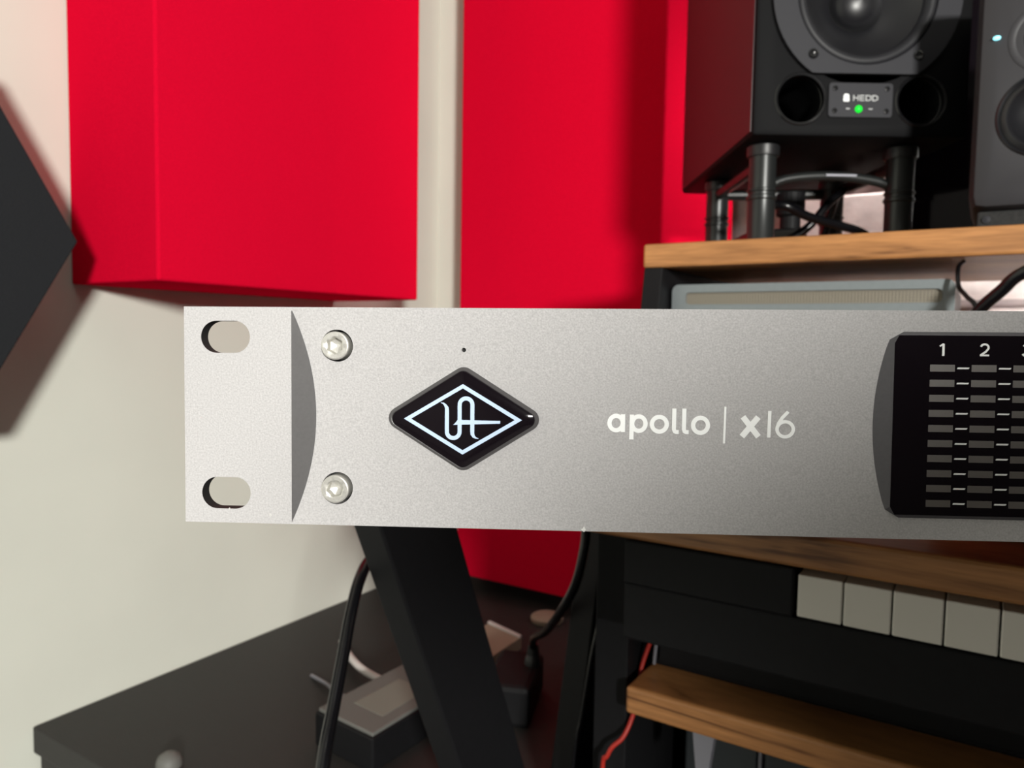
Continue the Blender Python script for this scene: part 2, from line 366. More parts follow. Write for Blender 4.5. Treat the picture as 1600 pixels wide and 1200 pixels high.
# computer tower under the ledge
pc = empty('computer_tower', (0.0, 0.65, -H), 'dark slate computer tower on the floor under the oak ledge', 'computer')
MB().box(-0.185, 0.02, 0.565, 0.90, -H, -0.268, 0.003).build('case', M_pcgrey, pc)
MB().box(-0.183, -0.128, 0.556, 0.566, -H+0.02, -0.272, 0.002).build('front_panel', M_pcgrey, pc)
MB().box(-0.1225, 0.018, 0.556, 0.566, -H+0.02, -0.272, 0.002).build('front_panel', M_pcgrey, pc)
MB().box(-0.1265, -0.1240, 0.555, 0.567, -H+0.02, -0.274, 0.0004).build('trim_strip', M_bracket, pc)

# black rack box on the ledge, carrying the keyboard
rb = empty('equipment_box', (0.1, 0.62, -0.2365), 'flat black equipment box on the oak ledge under the keyboard', 'box')
MB().box(-0.190, 0.50, 0.503, 0.76, -0.2365, -0.1900, 0.002).build('housing', M_blackpaint, rb)
MB().box(-0.186, 0.496, 0.5005, 0.5035, -0.232, -0.195, 0.0008).build('front_plate', M_blackpaint, rb)

tag(MB().tube([(-0.178, 0.4985, -0.206), (-0.1855, 0.498, -0.209), (-0.1905, 0.4975, -0.216), (-0.1938, 0.496, -0.226), (-0.1962, 0.493, -0.238), (-0.1965, 0.488, -0.255), (-0.1958, 0.478, -0.2665), (-0.1990, 0.470, -0.2788), (-0.208, 0.465, -0.292), (-0.213, 0.466, -0.33), (-0.215, 0.467, -0.6), (-0.215, 0.467, -H+0.003)], 0.0016).build('red_cable', M_redcable, smooth=60),
    'thin red cable looping around the left end of the oak ledge', 'cable')
tag(MB().tube([(-0.176, 0.4995, -0.205), (-0.183, 0.499, -0.208), (-0.187, 0.4985, -0.216), (-0.1885, 0.498, -0.2340)], 0.0013).build('grey_cable', M_bracket, smooth=60),
    'short grey cable end beside the red cable on the oak ledge', 'cable')

# ------------------------------------------------------------------ keyboard under the tabletop
kb = empty('piano_keyboard', (0.2, 0.53, -0.190), 'black keyboard with white keys tucked under the oak tabletop', 'keyboard')
MB().box(-0.183, 0.62, 0.4265, 0.70, -0.1890, -0.1535, 0.0015).build('case', M_blackpaint, kb)
MB().box(-0.183, -0.0815, 0.4255, 0.70, -0.1536, -0.1255, 0.0015).build('end_cheek', M_blackpaint, kb)
MB().box(-0.0810, 0.62, 0.575, 0.70, -0.1536, -0.1240, 0.001).build('control_panel', M_blackpaint, kb)
key = None
for k in range(12):
    x0 = -0.0793+k*0.02345
    if key is None:
        b = MB(); b.box(0, 0.0226, 0, 0.148, -0.0118, 0.0118, 0.0007, 2); key = b.build('white_key', M_key, kb, local=True); o = key
    else:
        o = key.copy(); COL.objects.link(o); o.parent = kb
    o.location = WM(kb).inverted() @ Vector((x0, 0.4250, -0.1402+H))
for k in range(12):
    if k % 7 in (1, 2, 4, 5, 6):
        x0 = -0.0793+k*0.02345
        MB().box(x0-0.006, x0+0.006, 0.478, 0.573, -0.1284, -0.1245, 0.001).build('black_key', M_blackgloss, kb)

# ------------------------------------------------------------------ grey grilled unit on the desk, below the shelf
ru = empty('rack_unit', (-0.13, 0.75, -0.105), 'blue-grey metal unit with one long mesh slot below the monitor shelf', 'rack unit')
b = MB(); x0, x1, z0, z1 = -0.243, -0.0192, -0.105, 0.0485
b.prism(rrect(x0, x1, z0, z1, 0.006), 0.668, 0.83, 1); b.build('housing', M_case, ru)
# front plate with a real slot: four strips around the opening
sx0, sx1, sz0, sz1 = -0.2305, -0.0275, 0.0305, 0.0412
def frame_plate(outer, inner, y0, y1):
    n = len(outer); b = bmesh.new(); V = []
    for (ring, y) in ((outer, y0), (inner, y0), (inner, y1), (outer, y1)): V.append([b.verts.new((p[0], y, p[1])) for p in ring])
    for k in range(4):
        A, B = V[k], V[(k+1) % 4]
        for i in range(n): b.faces.new((A[i], A[(i+1) % n], B[(i+1) % n], B[i]))
    return b
b = MB(); b.add(frame_plate(rrect(x0, x1, z0, z1, 0.006), rrect(sx0, sx1, sz0, sz1, 0.0035), 0.660, 0.668)); b.build('front_plate', M_rackgrey, ru)
b = MB()
for k in range(84):
    xx = sx0-0.001 + (sx1-sx0+0.002)*k/83
    b.box(xx-0.0009, xx+0.0009, 0.6635, 0.6650, sz0-0.0005, sz1+0.0005)
for k in range(5):
    zz = sz0+(sz1-sz0)*(k+0.5)/5
    b.box(sx0-0.001, sx1+0.001, 0.6630, 0.6640, zz-0.0006, zz+0.0006)
tag(b.build('grille_wire', M_mesh, ru), kind='stuff')

# cables at the right end of the bay
tag(MB().tube([(0.16, 0.605, 0.055), (0.10, 0.60, 0.061), (0.05, 0.602, 0.057), (0.021, 0.605, 0.0473), (0.0094, 0.610, 0.0360), (-0.0030, 0.618, 0.0225), (-0.013, 0.630, 0.002), (-0.02, 0.645, -0.04), (-0.018, 0.65, -0.075), (-0.012, 0.65, -0.1006)], 0.0043).build('black_cable', M_cable, smooth=60),
    'thick black cable crossing the gap right of the grilled grey unit', 'cable')
tag(MB().tube([(-0.0150, 0.664, 0.0615), (-0.0180, 0.655, 0.0560), (-0.0170, 0.648, 0.0420), (-0.0114, 0.640, 0.0338), (-0.0040, 0.634, 0.0226), (0.004, 0.634, -0.02), (0.006, 0.64, -0.07), (0.006, 0.65, -0.1035)], 0.0016).build('black_wire', M_cable, smooth=60),
    'thin black wire running down beside the right edge of the grey unit', 'cable')

# ------------------------------------------------------------------ speaker on isolation stand, turned to the listener
fx, fy = -0.5325, 0.8464
RS = Matrix(((fy, fx, 0), (-fx, fy, 0), (0, 0, 1)))           # local x right, y into the cabinet
RS = Matrix(((0.8464, -0.5325, 0), (0.5325, 0.8464, 0), (0, 0, 1)))
def at(r, d): return (0.8464*r - 0.5325*d, 0.5325*r + 0.8464*d)
SD = 0.640; SC = 0.2895; SB = 0.1715
p = at(SC, SD)
sp = empty('studio_monitor', (p[0], p[1], SB), 'black two-port studio monitor with a green power light on a stand', 'speaker', None, RS)
W2, DP, HT = 0.0905, 0.262, 0.33
def frontplane(pts, y0, y1): pass
YR = Matrix.Rotation(math.pi/2, 4, 'X')     # lathe axis: +z -> -y (towards the viewer)
def lat(prof, x, z, n=48): 
    return prof, Matrix.Translation((x, 0, z)) @ YR
wz = 0.2875-SB; pz = 0.2019-SB; plx, prx, pr_ = 0.2385-SC, 0.3395-SC, 0.0198
# cabinet: shell with openings = back box plus a front baffle built as a plate with round holes
def holed_plate(x0, x1, z0, z1, holes, y0, y1, bevel=0.002):
    m = bpy.data.meshes.new('t'); b = MB(); b.box(x0, x1, y0, y1, z0, z1, bevel, 2)
    o = b.build('tmp_plate', None, None, local=True)
    for (hx_, hz_, hr, hd) in holes:
        c = MB(); c.lathe([(hr, -0.05), (hr, hd)], 48, Matrix.Translation((hx_, y0+0.0, hz_)) @ Matrix.Rotation(-math.pi/2, 4, 'X'))
        co = c.build('tmp_cut', None, None, local=True)
        md = o.modifiers.new('b', 'BOOLEAN'); md.object = co; md.operation = 'DIFFERENCE'; md.solver = 'EXACT'
        dg = bpy.context.evaluated_depsgraph_get(); dg.update()
        nm = bpy.data.meshes.new_from_object(o.evaluated_get(dg)); o.modifiers.clear(); o.data = nm
        bpy.data.objects.remove(co)
    b = MB(); b.bm.from_mesh(o.data); bpy.data.objects.remove(o); return b
cabn = holed_plate(-W2, W2, 0, HT, [(0, wz, 0.0735, 0.055), (plx, pz, pr_, 0.075), (prx, pz, pr_, 0.075)], 0, DP, 0.0035)
cabo = cabn.build('cabinet', M_spk, sp, local=True, smooth=30)
for sx in (-1, 1):
    MB().box(sx*W2-0.0006, sx*W2+0.0006, 0.004, DP-0.004, 0.004, HT-0.004).build('side_panel', M_spkside, sp, local=True)  # thin sheets added to carry the painted red reflection
for x in (plx, prx):
    b = MB(); b.lathe([(pr_-0.0004, 0.0005), (pr_+0.0014, 0.0012), (pr_+0.0022, 0.0004), (pr_+0.0022, -0.004), (pr_-0.0004, -0.006), (pr_-0.0030, -0.03), (pr_-0.003, -0.07)], 40, Matrix.Translation((x, 0, pz)) @ YR, cap=False)
    b.build('bass_port', M_blackgloss, sp, local=True, smooth=40)
# woofer: basket ring with a flat cut at the bottom and screws, surround, cone, dust cap
rr = 0.0785
ang = math.asin(0.0655/rr)
outer = []
for i in range(64):
    a = 2*math.pi*i/64; x, z = rr*math.cos(a), rr*math.sin(a)
    if z < -0.0655: z = -0.0655
    if z > 0.0655: z = 0.0655
    outer.append((x, z+wz))
innr = [(0.0585*math.cos(2*math.pi*i/64), 0.0585*math.sin(2*math.pi*i/64)+wz) for i in range(64)]
b = MB(); b.add(frame_plate(outer, innr, -0.0045, 0.001)); bk = b.build('woofer_frame', M_basket, sp, local=True)
for sa in (-135+4, -45-4, 45, 135):
    x, z = 0.0665*math.cos(math.radians(sa)), 0.0665*math.sin(math.radians(sa))+wz
    MB().lathe([(0.0042, 0.0), (0.0042, 0.0051), (0.0030, 0.0058), (0.0018, 0.0050), (0, 0.0050)], 18, Matrix.Translation((x, 0, z)) @ YR).build('screw', M_blackgloss, bk, local=True, smooth=40)
b = MB(); b.lathe([(0.0595, 0.001), (0.0585, 0.0030), (0.0555, 0.0050), (0.0520, 0.0042), (0.0495, 0.0010), (0.0485, -0.002)], 64, Matrix.Translation((0, 0, wz)) @ YR, cap=False)
b.build('surround', M_surround, sp, local=True, smooth=60)
b = MB(); b.lathe([(0.0488, -0.0018), (0.040, -0.010), (0.030, -0.0165), (0.018, -0.023), (0.012, -0.026)], 64, Matrix.Translation((0, 0, wz)) @ YR, cap=False)
b.build('cone', M_cone, sp, local=True, smooth=60)
b = MB(); b.lathe([(0.0225, -0.0215), (0.0218, -0.0180), (0.019, -0.0135), (0.013, -0.0095), (0.006, -0.0075), (0, -0.007)], 48, Matrix.Translation((0, 0, wz)) @ YR, cap=False)
b.build('dust_cap', M_cone, sp, local=True, smooth=60)
# name plate with emblem, lettering, light and marks
px0, px1, pz0, pz1 = 0.2615-SC, 0.3148-SC, 0.1873-SB, 0.2152-SB
npz = MB().prism(rrect(px0, px1, pz0, pz1, 0.0025), 0.0005, -0.0016, 1).build('name_plate', M_basket, sp, local=True)
for x in (px0+0.005, px1-0.005):
    for z in (pz0+0.005, pz1-0.0045):
        MB().lathe([(0.0022, 0.001), (0.0022, 0.0021), (0.0012, 0.0024), (0, 0.0018)], 14, Matrix.Translation((x, 0, z)) @ YR).build('plate_screw', M_blackgloss, npz, local=True)
def lx(v): return v-SC
def lz(v): return v-SB
b = MB()
h0, h1 = lz(0.2006), lz(0.2054); y0, y1 = -0.0015, -0.0018; sw = 0.0008
def seg(x0, z0, x1, z1): b.stroke([(x0, z0), (x1, z1)], sw, y0, y1)
X = lx(0.2822); c = 0.0050; hm = (h0+h1)/2
seg(X, h0, X, h1); seg(X+0.0038, h0, X+0.0038, h1); seg(X, hm, X+0.0038, hm); X += 0.0056
seg(X, h0, X, h1)
for zz in (h0+sw/2, hm, h1-sw/2): seg(X, zz, X+0.0034, zz)
X += 0.0048
for k in range(2):
    b.stroke([(X, h0+sw/2), (X, h1-sw/2), (X+0.0024, h1-sw/2), (X+0.0040, h1-0.0013), (X+0.0040, h0+0.0013), (X+0.0024, h0+sw/2)], sw, y0, y1, closed=True); X += 0.0055
b.build('lettering', M_greyprint, npz, local=True)
b = MB(); ix, iz = lx(0.2762), lz(0.2029)
b.prism([(ix-0.0022, iz-0.0030), (ix+0.0022, iz-0.0030), (ix+0.0026, iz-0.0012), (ix+0.0020, iz+0.0001), (ix+0.0024, iz+0.0016), (ix+0.0012, iz+0.0033), (ix-0.0016, iz+0.0033), (ix-0.0026, iz+0.0012), (ix-0.0022, iz), (ix-0.0028, iz-0.0014)], y0, y1, 1)
b.build('emblem', M_white, npz, local=True)
MB().lathe([(0.0030, 0), (0.0030, 0.0022), (0.0018, 0.0034), (0, 0.0037)], 20, Matrix.Translation((lx(0.2867), 0, lz(0.1938))) @ YR).build('power_light', M_green, npz, local=True, smooth=60)
for x in (lx(0.2777), lx(0.2968)):
    MB().box(x-0.0016, x+0.0016, y1, y0, lz(0.1936), lz(0.1945)).build('mark', M_greyprint, npz, local=True)

# isolation stand
ST = 0.0842
st = empty('speaker_stand', (*at(0.28, 0.75), ST), 'black tubular isolation stand lifting the larger monitor off the shelf', 'speaker stand', None, RS)
legs = [(0.2192, 0.672), (0.3413, 0.672), (0.2220, 0.828), (0.3405, 0.812)]
sto = Vector(at(0.28, 0.75))
def sl(r, d): return (r-0.28, d-0.75)
for r, d in legs:
    x, y = sl(r, d)
    lg = MB().lathe([(0.0128, 0), (0.0128, 0.004), (0.0117, 0.006), (0.0117, 0.0385), (0.0130, 0.0395), (0.0130, 0.0420), (0.0117, 0.0430), (0.0117, 0.0455), (0.0130, 0.0462), (0.0130, 0.0475), (0.0117, 0.0485), (0.0117, 0.0765)], 28, Matrix.Translation((x, y, 0))).build('leg', M_stand, st, local=True, smooth=40)
    MB().lathe([(0.0135, 0.0765), (0.0140, 0.0785), (0.0140, SB-ST-0.002), (0.012, SB-ST)], 28, Matrix.Translation((x, y, 0))).build('rubber_cup', M_rubber, lg, local=True, smooth=40)
for i, j in ((0, 2), (1, 3), (2, 3)):
    a, c = sl(*legs[i]), sl(*legs[j])
    MB().tube([(a[0], a[1], 0.0720), (c[0], c[1], 0.0720)], 0.0055, smooth=0).build('side_rail', M_stand, st, local=True)
    MB().tube([(a[0], a[1], 0.0100), (c[0], c[1], 0.0100)], 0.0055, smooth=0).build('side_rail', M_stand, st, local=True)
a, c = sl(*legs[0]), sl(*legs[1])
cbm = MB().tube([(a[0], a[1]+0.003, 0.046), (a[0]+0.02, a[1]+0.003, 0.058), ((a[0]+c[0])/2, a[1]+0.003, 0.062), (c[0]-0.02, c[1]+0.003, 0.058), (c[0], c[1]+0.003, 0.050)], 0.0042).build('cross_brace', M_stand, st, local=True, smooth=60)
MB().box(-0.005, 0.022, a[1]-0.0022, a[1]-0.0008, 0.0609, 0.0627).build('brace_plate', M_bracket, cbm, local=True)
def stp(r, d, z): q = at(r, d); return (q[0], q[1], z)
tag(MB().tube([stp(0.232, 0.715, 0.126), stp(0.250, 0.70, 0.124), stp(0.272, 0.705, 0.116), stp(0.300, 0.712, 0.110), stp(0.330, 0.72, 0.104), stp(0.36, 0.74, 0.092)], 0.0042).build('speaker_cable', M_cable, smooth=60),
    'black cable sagging between the tubes of the isolation stand, upper of two', 'cable')
tag(MB().tube([stp(0.246, 0.765, 0.0882), stp(0.268, 0.758, 0.096), stp(0.292, 0.75, 0.112), stp(0.312, 0.752, 0.136), stp(0.330, 0.76, 0.150), stp(0.335, 0.79, 0.1485), stp(0.325, 0.80, 0.10), stp(0.31, 0.80, 0.0882)], 0.0040).build('speaker_cable', M_cable, smooth=60),
    'black cable rising behind the isolation stand crossbar, lower of two', 'cable')
jb = empty('cable_junction', stp(0.283, 0.775, ST), 'squat black cable connector block standing between the isolation stand tubes', 'connector')
q = stp(0.283, 0.775, 0)
MB().box(q[0]-0.016, q[0]+0.016, q[1]-0.008, q[1]+0.008, ST, ST+0.030, 0.003).build('block', M_rubber, jb)
MB().lathe([(0.010, 0), (0.010, 0.012), (0.014, 0.014), (0.014, 0.036)], 20, Matrix.Translation((q[0], q[1], ST+0.029))).build('plug_body', M_blackpaint, jb)

# ------------------------------------------------------------------ smaller rounded monitor
s2 = empty('small_monitor', (0.030, 0.70, 0.0965), 'small dark grey rounded monitor with a cyan light at the shelf edge', 'speaker')
cb2 = holed_plate(-0.044, 0.044, 0.0, 0.175, [(0.0, 0.0645, 0.0285, 0.03), (0.0, 0.1180, 0.0160, 0.03)], -0.052, 0.075, 0.0115)
cb2.build('cabinet', M_spk2, s2, local=True, smooth=35)
def y2(x, z): return Matrix.Translation((x, -0.052, z)) @ YR
b = MB(); b.lathe([(0.0300, 0.0006), (0.0290, 0.0014), (0.0275, -0.0005), (0.0255, 0.0010), (0.0235, 0.0018), (0.0215, 0.0), (0.0205, -0.003), (0.013, -0.010), (0.010, -0.012)], 48, y2(0, 0.0645), cap=False)
b.build('woofer_cone', M_cone, s2, local=True, smooth=50)
b = MB(); b.lathe([(0.0105, -0.0125), (0.0095, -0.0085), (0.005, -0.0055), (0, -0.005)], 32, y2(0, 0.0645), cap=False)
b.build('dust_cap', M_cone, s2, local=True, smooth=50)
b = MB(); b.lathe([(0.0250, 0.0004), (0.0225, 0.0010), (0.0165, -0.0020), (0.0150, -0.006), (0.0145, -0.009)], 40, y2(0, 0.1180), cap=False)
b.build('waveguide', M_spk2, s2, local=True, smooth=60)
b = MB(); b.lathe([(0.0150, -0.009), (0.011, -0.006), (0.005, -0.004), (0, -0.0035)], 32, y2(0, 0.1180), cap=False)
b.build('tweeter_dome', M_cone, s2, local=True, smooth=60)
b = MB(); b.lathe([(1.0, 0), (1.0, 0.0012), (0.6, 0.0022), (0, 0.0024)], 24, y2(-0.0318, 0.1215) @ Matrix.Diagonal((0.0024, 0.0014, 1, 1)))
b.build('power_light', M_cyan, s2, local=True, smooth=60)
pd = empty('isolation_pad', (0.030, 0.70, ST), 'thin black isolation pad under the small grey monitor', 'pad')
MB().box(-0.008, 0.068, 0.655, 0.765, ST, 0.0967, 0.002).build('pad_block', M_foam, pd)
MB().lathe([(0.0028, 0), (0.0028, 0.001), (0, 0.0014)], 16, Matrix.Translation((-0.002, 0.6548, 0.0905)) @ YR).build('badge', M_basket, pd)

# ------------------------------------------------------------------ audio interface (local mm, x right, y into the scene, z up)
mm = 0.001
RD = Matrix(((0.8790, -0.4768, -0.0190), (0.4767, 0.8787, 0.0170), (0.0086, -0.0240, 0.9997)))
q = RD.to_quaternion(); RD = q.to_matrix()
ai = empty('audio_interface', (-0.1360, 0.0920, -0.0171), 'silver rack-mount audio interface with a diamond badge and black meter window', 'audio interface', None, RD)
SC3 = Matrix.Diagonal((mm, mm, mm, 1))
HP, RP, DEP = 21.83, 482.6, 1.55
def dep(z): return DEP*max(0.0, 1-(z/HP)**2)
def arc(z): return 22.1+4.55*max(0.004, 1-(z/21.5)**2)
rows = 40
rings = []
for k in range(rows+1):
    z = -HP+2*HP*k/rows; a, c = arc(z), dep(z)
    rings.append([(0, 0, z), (22.1, 0, z), (a, c, z), (RP-a, c, z), (RP-22.1, 0, z), (RP, 0, z), (RP, 3.0, z), (RP-24, 3.0, z), (RP-24, 5.0, z), (24, 5.0, z), (24, 3.0, z), (0, 3.0, z)])
b = MB(); b.loft(rings)
plate = b.build('tmp_plate', None, None, local=True)
cut = MB()
def slot(cx, cz):
    pts = circ(cx+1.83, cz, 3.22, 20, -90, 90)+circ(cx-1.83, cz, 3.22, 20, 90, 270)
    cut.prism(pts, -3, 8, 1)
for cx in (8.57, RP-8.57):
    for cz in (15.8, -15.75): slot(cx, cz)
TY = Matrix.Rotation(-math.pi/2, 4, 'X')    # lathe axis -> +y
for cx in (31.15, RP-31.15):
    for cz in (14.22, -14.5): cut.lathe([(3.22, -3), (3.22, 4.2)], 48, Matrix.Translation((cx, 0, cz)) @ TY)
cut.lathe([(0.44, -3), (0.44, 4)], 24, Matrix.Translation((56.68, 0, 13.58)) @ TY)
co = cut.build('tmp_cut', None, None, local=True)
md = plate.modifiers.new('b', 'BOOLEAN'); md.object = co; md.operation = 'DIFFERENCE'; md.solver = 'EXACT'
dg = bpy.context.evaluated_depsgraph_get(); dg.update()
nm = bpy.data.meshes.new_from_object(plate.evaluated_get(dg))
bpy.data.objects.remove(plate); bpy.data.objects.remove(co)
b = MB(); b.bm.from_mesh(nm); b.bm.transform(SC3)
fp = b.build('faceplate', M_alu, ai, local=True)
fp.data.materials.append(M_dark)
for f in fp.data.polygons:          # shade painted dark on the insides of the rack slots
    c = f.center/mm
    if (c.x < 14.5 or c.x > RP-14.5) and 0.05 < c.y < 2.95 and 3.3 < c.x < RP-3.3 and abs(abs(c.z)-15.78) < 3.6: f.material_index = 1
fp.data.shade_smooth(); fp.data.set_sharp_from_angle(angle=math.radians(12))
# gunmetal facets beside the ears
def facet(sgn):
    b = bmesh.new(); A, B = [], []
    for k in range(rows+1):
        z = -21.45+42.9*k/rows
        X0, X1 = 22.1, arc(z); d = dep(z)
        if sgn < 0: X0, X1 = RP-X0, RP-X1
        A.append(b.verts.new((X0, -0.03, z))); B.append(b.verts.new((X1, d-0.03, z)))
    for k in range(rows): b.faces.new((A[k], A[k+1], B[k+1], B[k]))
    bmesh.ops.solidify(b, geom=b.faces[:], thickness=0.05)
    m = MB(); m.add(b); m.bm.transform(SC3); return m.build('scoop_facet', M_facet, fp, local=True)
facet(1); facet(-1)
# chips where the anodising is worn off
M_chip = mat('bare_aluminium', (0.9, 0.9, 0.88), 0.35, metal=0.6)
for cx, cz, r in ((17.7, -20.1, 0.33), (9.2, -19.0, 0.26), (3.0, 6.4, 0.14), (3.2, -10.6, 0.16), (80.8, -21.5, 0.5)):
    pts = [(cx+r*random.uniform(0.5, 1.2)*math.cos(a*math.pi/4), cz+r*random.uniform(0.5, 1.2)*math.sin(a*math.pi/4)) for a in range(8)]
    y = (0 if cx < 22 else dep(cz))-0.04
    m = MB(); m.prism(pts, y, y+0.08, 1); m.bm.transform(SC3); m.build('chip', M_chip, fp, local=True)
# socket cap screws sitting in their counterbores
def hexpts(r, rot=0): return [(r*math.cos(math.radians(60*i+rot)), r*math.sin(math.radians(60*i+rot))) for i in range(6)]
for cx in (31.15, RP-31.15):
    for cz, rot in ((14.22, 30), (-14.5, 12)):
        n = 48
        def rg(r, y): return [(cx-0.12+r*math.cos(2*math.pi*i/n), y, cz+r*math.sin(2*math.pi*i/n)) for i in range(n)]
        def hx_(r, y):
            out = []
            for i in range(n):
                a = math.degrees(2*math.pi*i/n)-rot; a6 = (a % 60)-30
                rr_ = r*math.cos(math.pi/6)/math.cos(math.radians(a6)); out.append((cx-0.12+rr_*math.cos(2*math.pi*i/n), y, cz+rr_*math.sin(2*math.pi*i/n)))
            return out
        m = MB(); m.loft([rg(2.80, 4.3), rg(2.80, -0.25), rg(2.70, -0.45), rg(2.55, -0.52), rg(1.85, -0.52), hx_(1.74, -0.40), hx_(1.62, 1.6), rg(0.35, 2.1)])
        m.bm.transform(SC3); sc = m.build('screw', M_chrome, ai, local=True, smooth=20)
m = MB(); m.lathe([(0.43, 2.0), (0.43, 2.5)], 16, Matrix.Translation((56.68, 0, 13.58)) @ TY); m.bm.transform(SC3); m.build('pinhole', M_dark, ai, local=True)
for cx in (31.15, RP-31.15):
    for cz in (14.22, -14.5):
        m = MB(); m.lathe([(3.20, 4.0), (3.20, 4.3)], 40, Matrix.Translation((cx, 0, cz)) @ TY); m.bm.transform(SC3); m.build('counterbore_shade', M_dark, fp, local=True)  # dark disc added to paint the shade deep in the bore
# diamond badge
bcx, bcz = 56.66, -0.13
def dia(hw, hh, r, y, n=7):
    c = [(hw, 0), (0, hh), (-hw, 0), (0, -hh)]; out = []
    for i in range(4):
        p_, a, e = Vector(c[i]), Vector(c[i-1]), Vector(c[(i+1) % 4])
        d1, d2 = (a-p_).normalized(), (e-p_).normalized(); half = math.acos(max(-1, min(1, d1.dot(d2))))/2
        L = r/math.tan(half); s, t_ = p_+d1*L, p_+d2*L; cen = p_+(d1+d2).normalized()*(r/math.sin(half))
        a0, a1 = math.atan2(*(s-cen).yx), math.atan2(*(t_-cen).yx)
        while a1 < a0: a1 += 2*math.pi
        if a1-a0 > math.pi: a1 -= 2*math.pi
        for k in range(n):
            g = a0+(a1-a0)*k/(n-1); out.append((bcx+cen.x+r*math.cos(g), y, bcz+cen.y+r*math.sin(g)))
    return out
m = MB(); m.loft([dia(17.0, 10.75, 2.2, 2.2), dia(17.0, 10.75, 2.2, 1.25), dia(16.7, 10.55, 2.15, 0.95), dia(15.85, 10.0, 1.7, 0.35), dia(15.6, 9.85, 1.6, 0.40)]); m.bm.transform(SC3)
bd = m.build('badge', M_rim, ai, local=True, smooth=25)
m = MB(); m.loft([dia(15.7, 9.92, 1.6, 0.45), dia(15.6, 9.85, 1.6, 0.20), dia(15.4, 9.72, 1.55, 0.14), dia(12.0, 7.6, 1.0, 0.10), dia(6, 3.8, 0.6, 0.07)]); m.bm.transform(SC3)
m.build('badge_lens', M_glass, bd, local=True, smooth=60)
def C(px, py): return (bcx+(px-768.5)/44.9, bcz-(py-714)/44.9+0.0057*(px-768.5)/44.9)
eb = MB(); Y0, Y1 = 0.16, -0.06
k_ = 0.75/2
hw, hh = 11.75-0.72, 7.0-0.44
eb.stroke([(bcx+hw, bcz), (bcx, bcz+hh), (bcx-hw, bcz), (bcx, bcz-hh)], 0.74, 0.26, 0.05, closed=True)
def arcpts(cx, cy, r, a0, a1, n=16): return [(cx+r*math.cos(math.radians(a0+(a1-a0)*i/(n-1))), cy-r*math.sin(math.radians(a0+(a1-a0)*i/(n-1)))) for i in range(n)]
pth = [(572, 566), (596, 572), (614, 590), (626, 612), (628, 640), (628, 800)] + arcpts(685, 824, 57, 180, 360)[1:] + [(742, 800), (741, 600)] + arcpts(798, 584, 57, 180, 0)[1:] + [(855, 610), (855, 820), (857, 845), (868, 866), (886, 878), (911, 884)]
wd = [0.06, 0.3, 0.5, 0.72, 0.8]+[0.8]*(len(pth)-10)+[0.8, 0.74, 0.52, 0.3, 0.06]
eb.stroke([C(*p_) for p_ in pth], wd, Y0, -0.02)
eb.prism([C(684, 764), C(706, 742), C(724, 718), C(1103, 725), C(1103, 748)], Y0, -0.03, 1)
eb.bm.transform(SC3); eb.build('emblem', M_emblem, bd, local=True)
# printed name and model
def letters():
    m = MB()
    def TX(px, py): return (84.85+(px-50)/39.4, 2.95-(py-110)/39.4+0.0045*(px-50)/39.4)   # from tracing units to mm
    yy = lambda z: (dep(z)-0.05, dep(z)+0.02)
    Yk = [DEP-0.13]
    def st(pts, w_, closed=False):
        m.stroke([TX(*p_) for p_ in pts], w_/39.4, Yk[0], DEP+0.1, closed=closed); Yk[0] -= 0.004
    def ring(cx, cy, rx, ry, w_): st([(cx+rx*math.cos(2*math.pi*i/36), cy-ry*math.sin(2*math.pi*i/36)) for i in range(36)], w_, True)
    ring(131, 247, 51, 56, 33); st([(184, 178), (184, 316)], 33)                 # a
    ring(306, 250, 51, 56, 33); st([(252, 180), (250, 373)], 33)                 # p
    ring(463, 253, 57, 57, 33)                                                   # o
    for x in (575, 651): st([(x+1, 130), (x, 290), (x+6, 306), (x+18, 312), (x+37, 312)], 31)   # l l
    ring(777, 258, 56, 58, 33)                                                   # o
    st([(963, 112), (958, 396)], 16)                                             # bar
    st([(1097, 189), (1217, 341)], 44); st([(1213, 190), (1092, 341)], 44)       # x
    st([(1298, 141), (1294, 346)], 25)                                           # 1
    ring(1416, 281, 61, 58, 26); st([(1436, 146), (1395, 190), (1366, 236), (1355, 274)], 25)   # 6
    m.bm.transform(SC3); return m.build('lettering', M_white, fp, local=True)
letters()
# meter window with bezel
DX0, DX1, DZ = 139.15, 282.0, 17.15
def dl(off_mid, top, xtop, r, n=24):
    """outline: left side bulging outwards at mid height, straight right side."""
    L = []
    for i in range(n):
        z = -top+2*top*i/(n-1); x = xtop-off_mid*(1-(z/top)**2)
        d_ = top-abs(z)
        if d_ < r: x += (r-math.sqrt(max(0, r*r-(r-d_)**2)))
        L.append((x, z))
    return L
def outline(off, top, xt, r, xr, ydepth):
    L = dl(off, top, xt, r); pts = [(x, z) for x, z in L]+[(xr, top), (xr, -top)]
    return [(x, ydepth(z), z) for x, z in pts]
m = MB()
yo = lambda z: dep(z)+0.02
m.loft([outline(2.75, 17.85, 138.75, 2.2, DX1+3.0, lambda z: 3.0), outline(2.75, 17.85, 138.75, 2.2, DX1+3.0, yo), outline(0.0, DZ+0.05, DX0-0.05, 0.9, DX1, lambda z: 0.12)])
m.bm.transform(SC3); dp = m.build('meter_window', M_bezel, ai, local=True, smooth=20)
m = MB(); m.loft([outline(0, DZ, DX0, 0.8, DX1-0.1, lambda z: 0.5), outline(0, DZ, DX0, 0.8, DX1-0.1, lambda z: 0.02)]); m.bm.transform(SC3)
m.build('window_glass', M_glass, dp, local=True)
pitch = 7.58
zr = [10.97-2.868*k for k in range(10)]
segm = None; rest = MB(); ticks = MB()
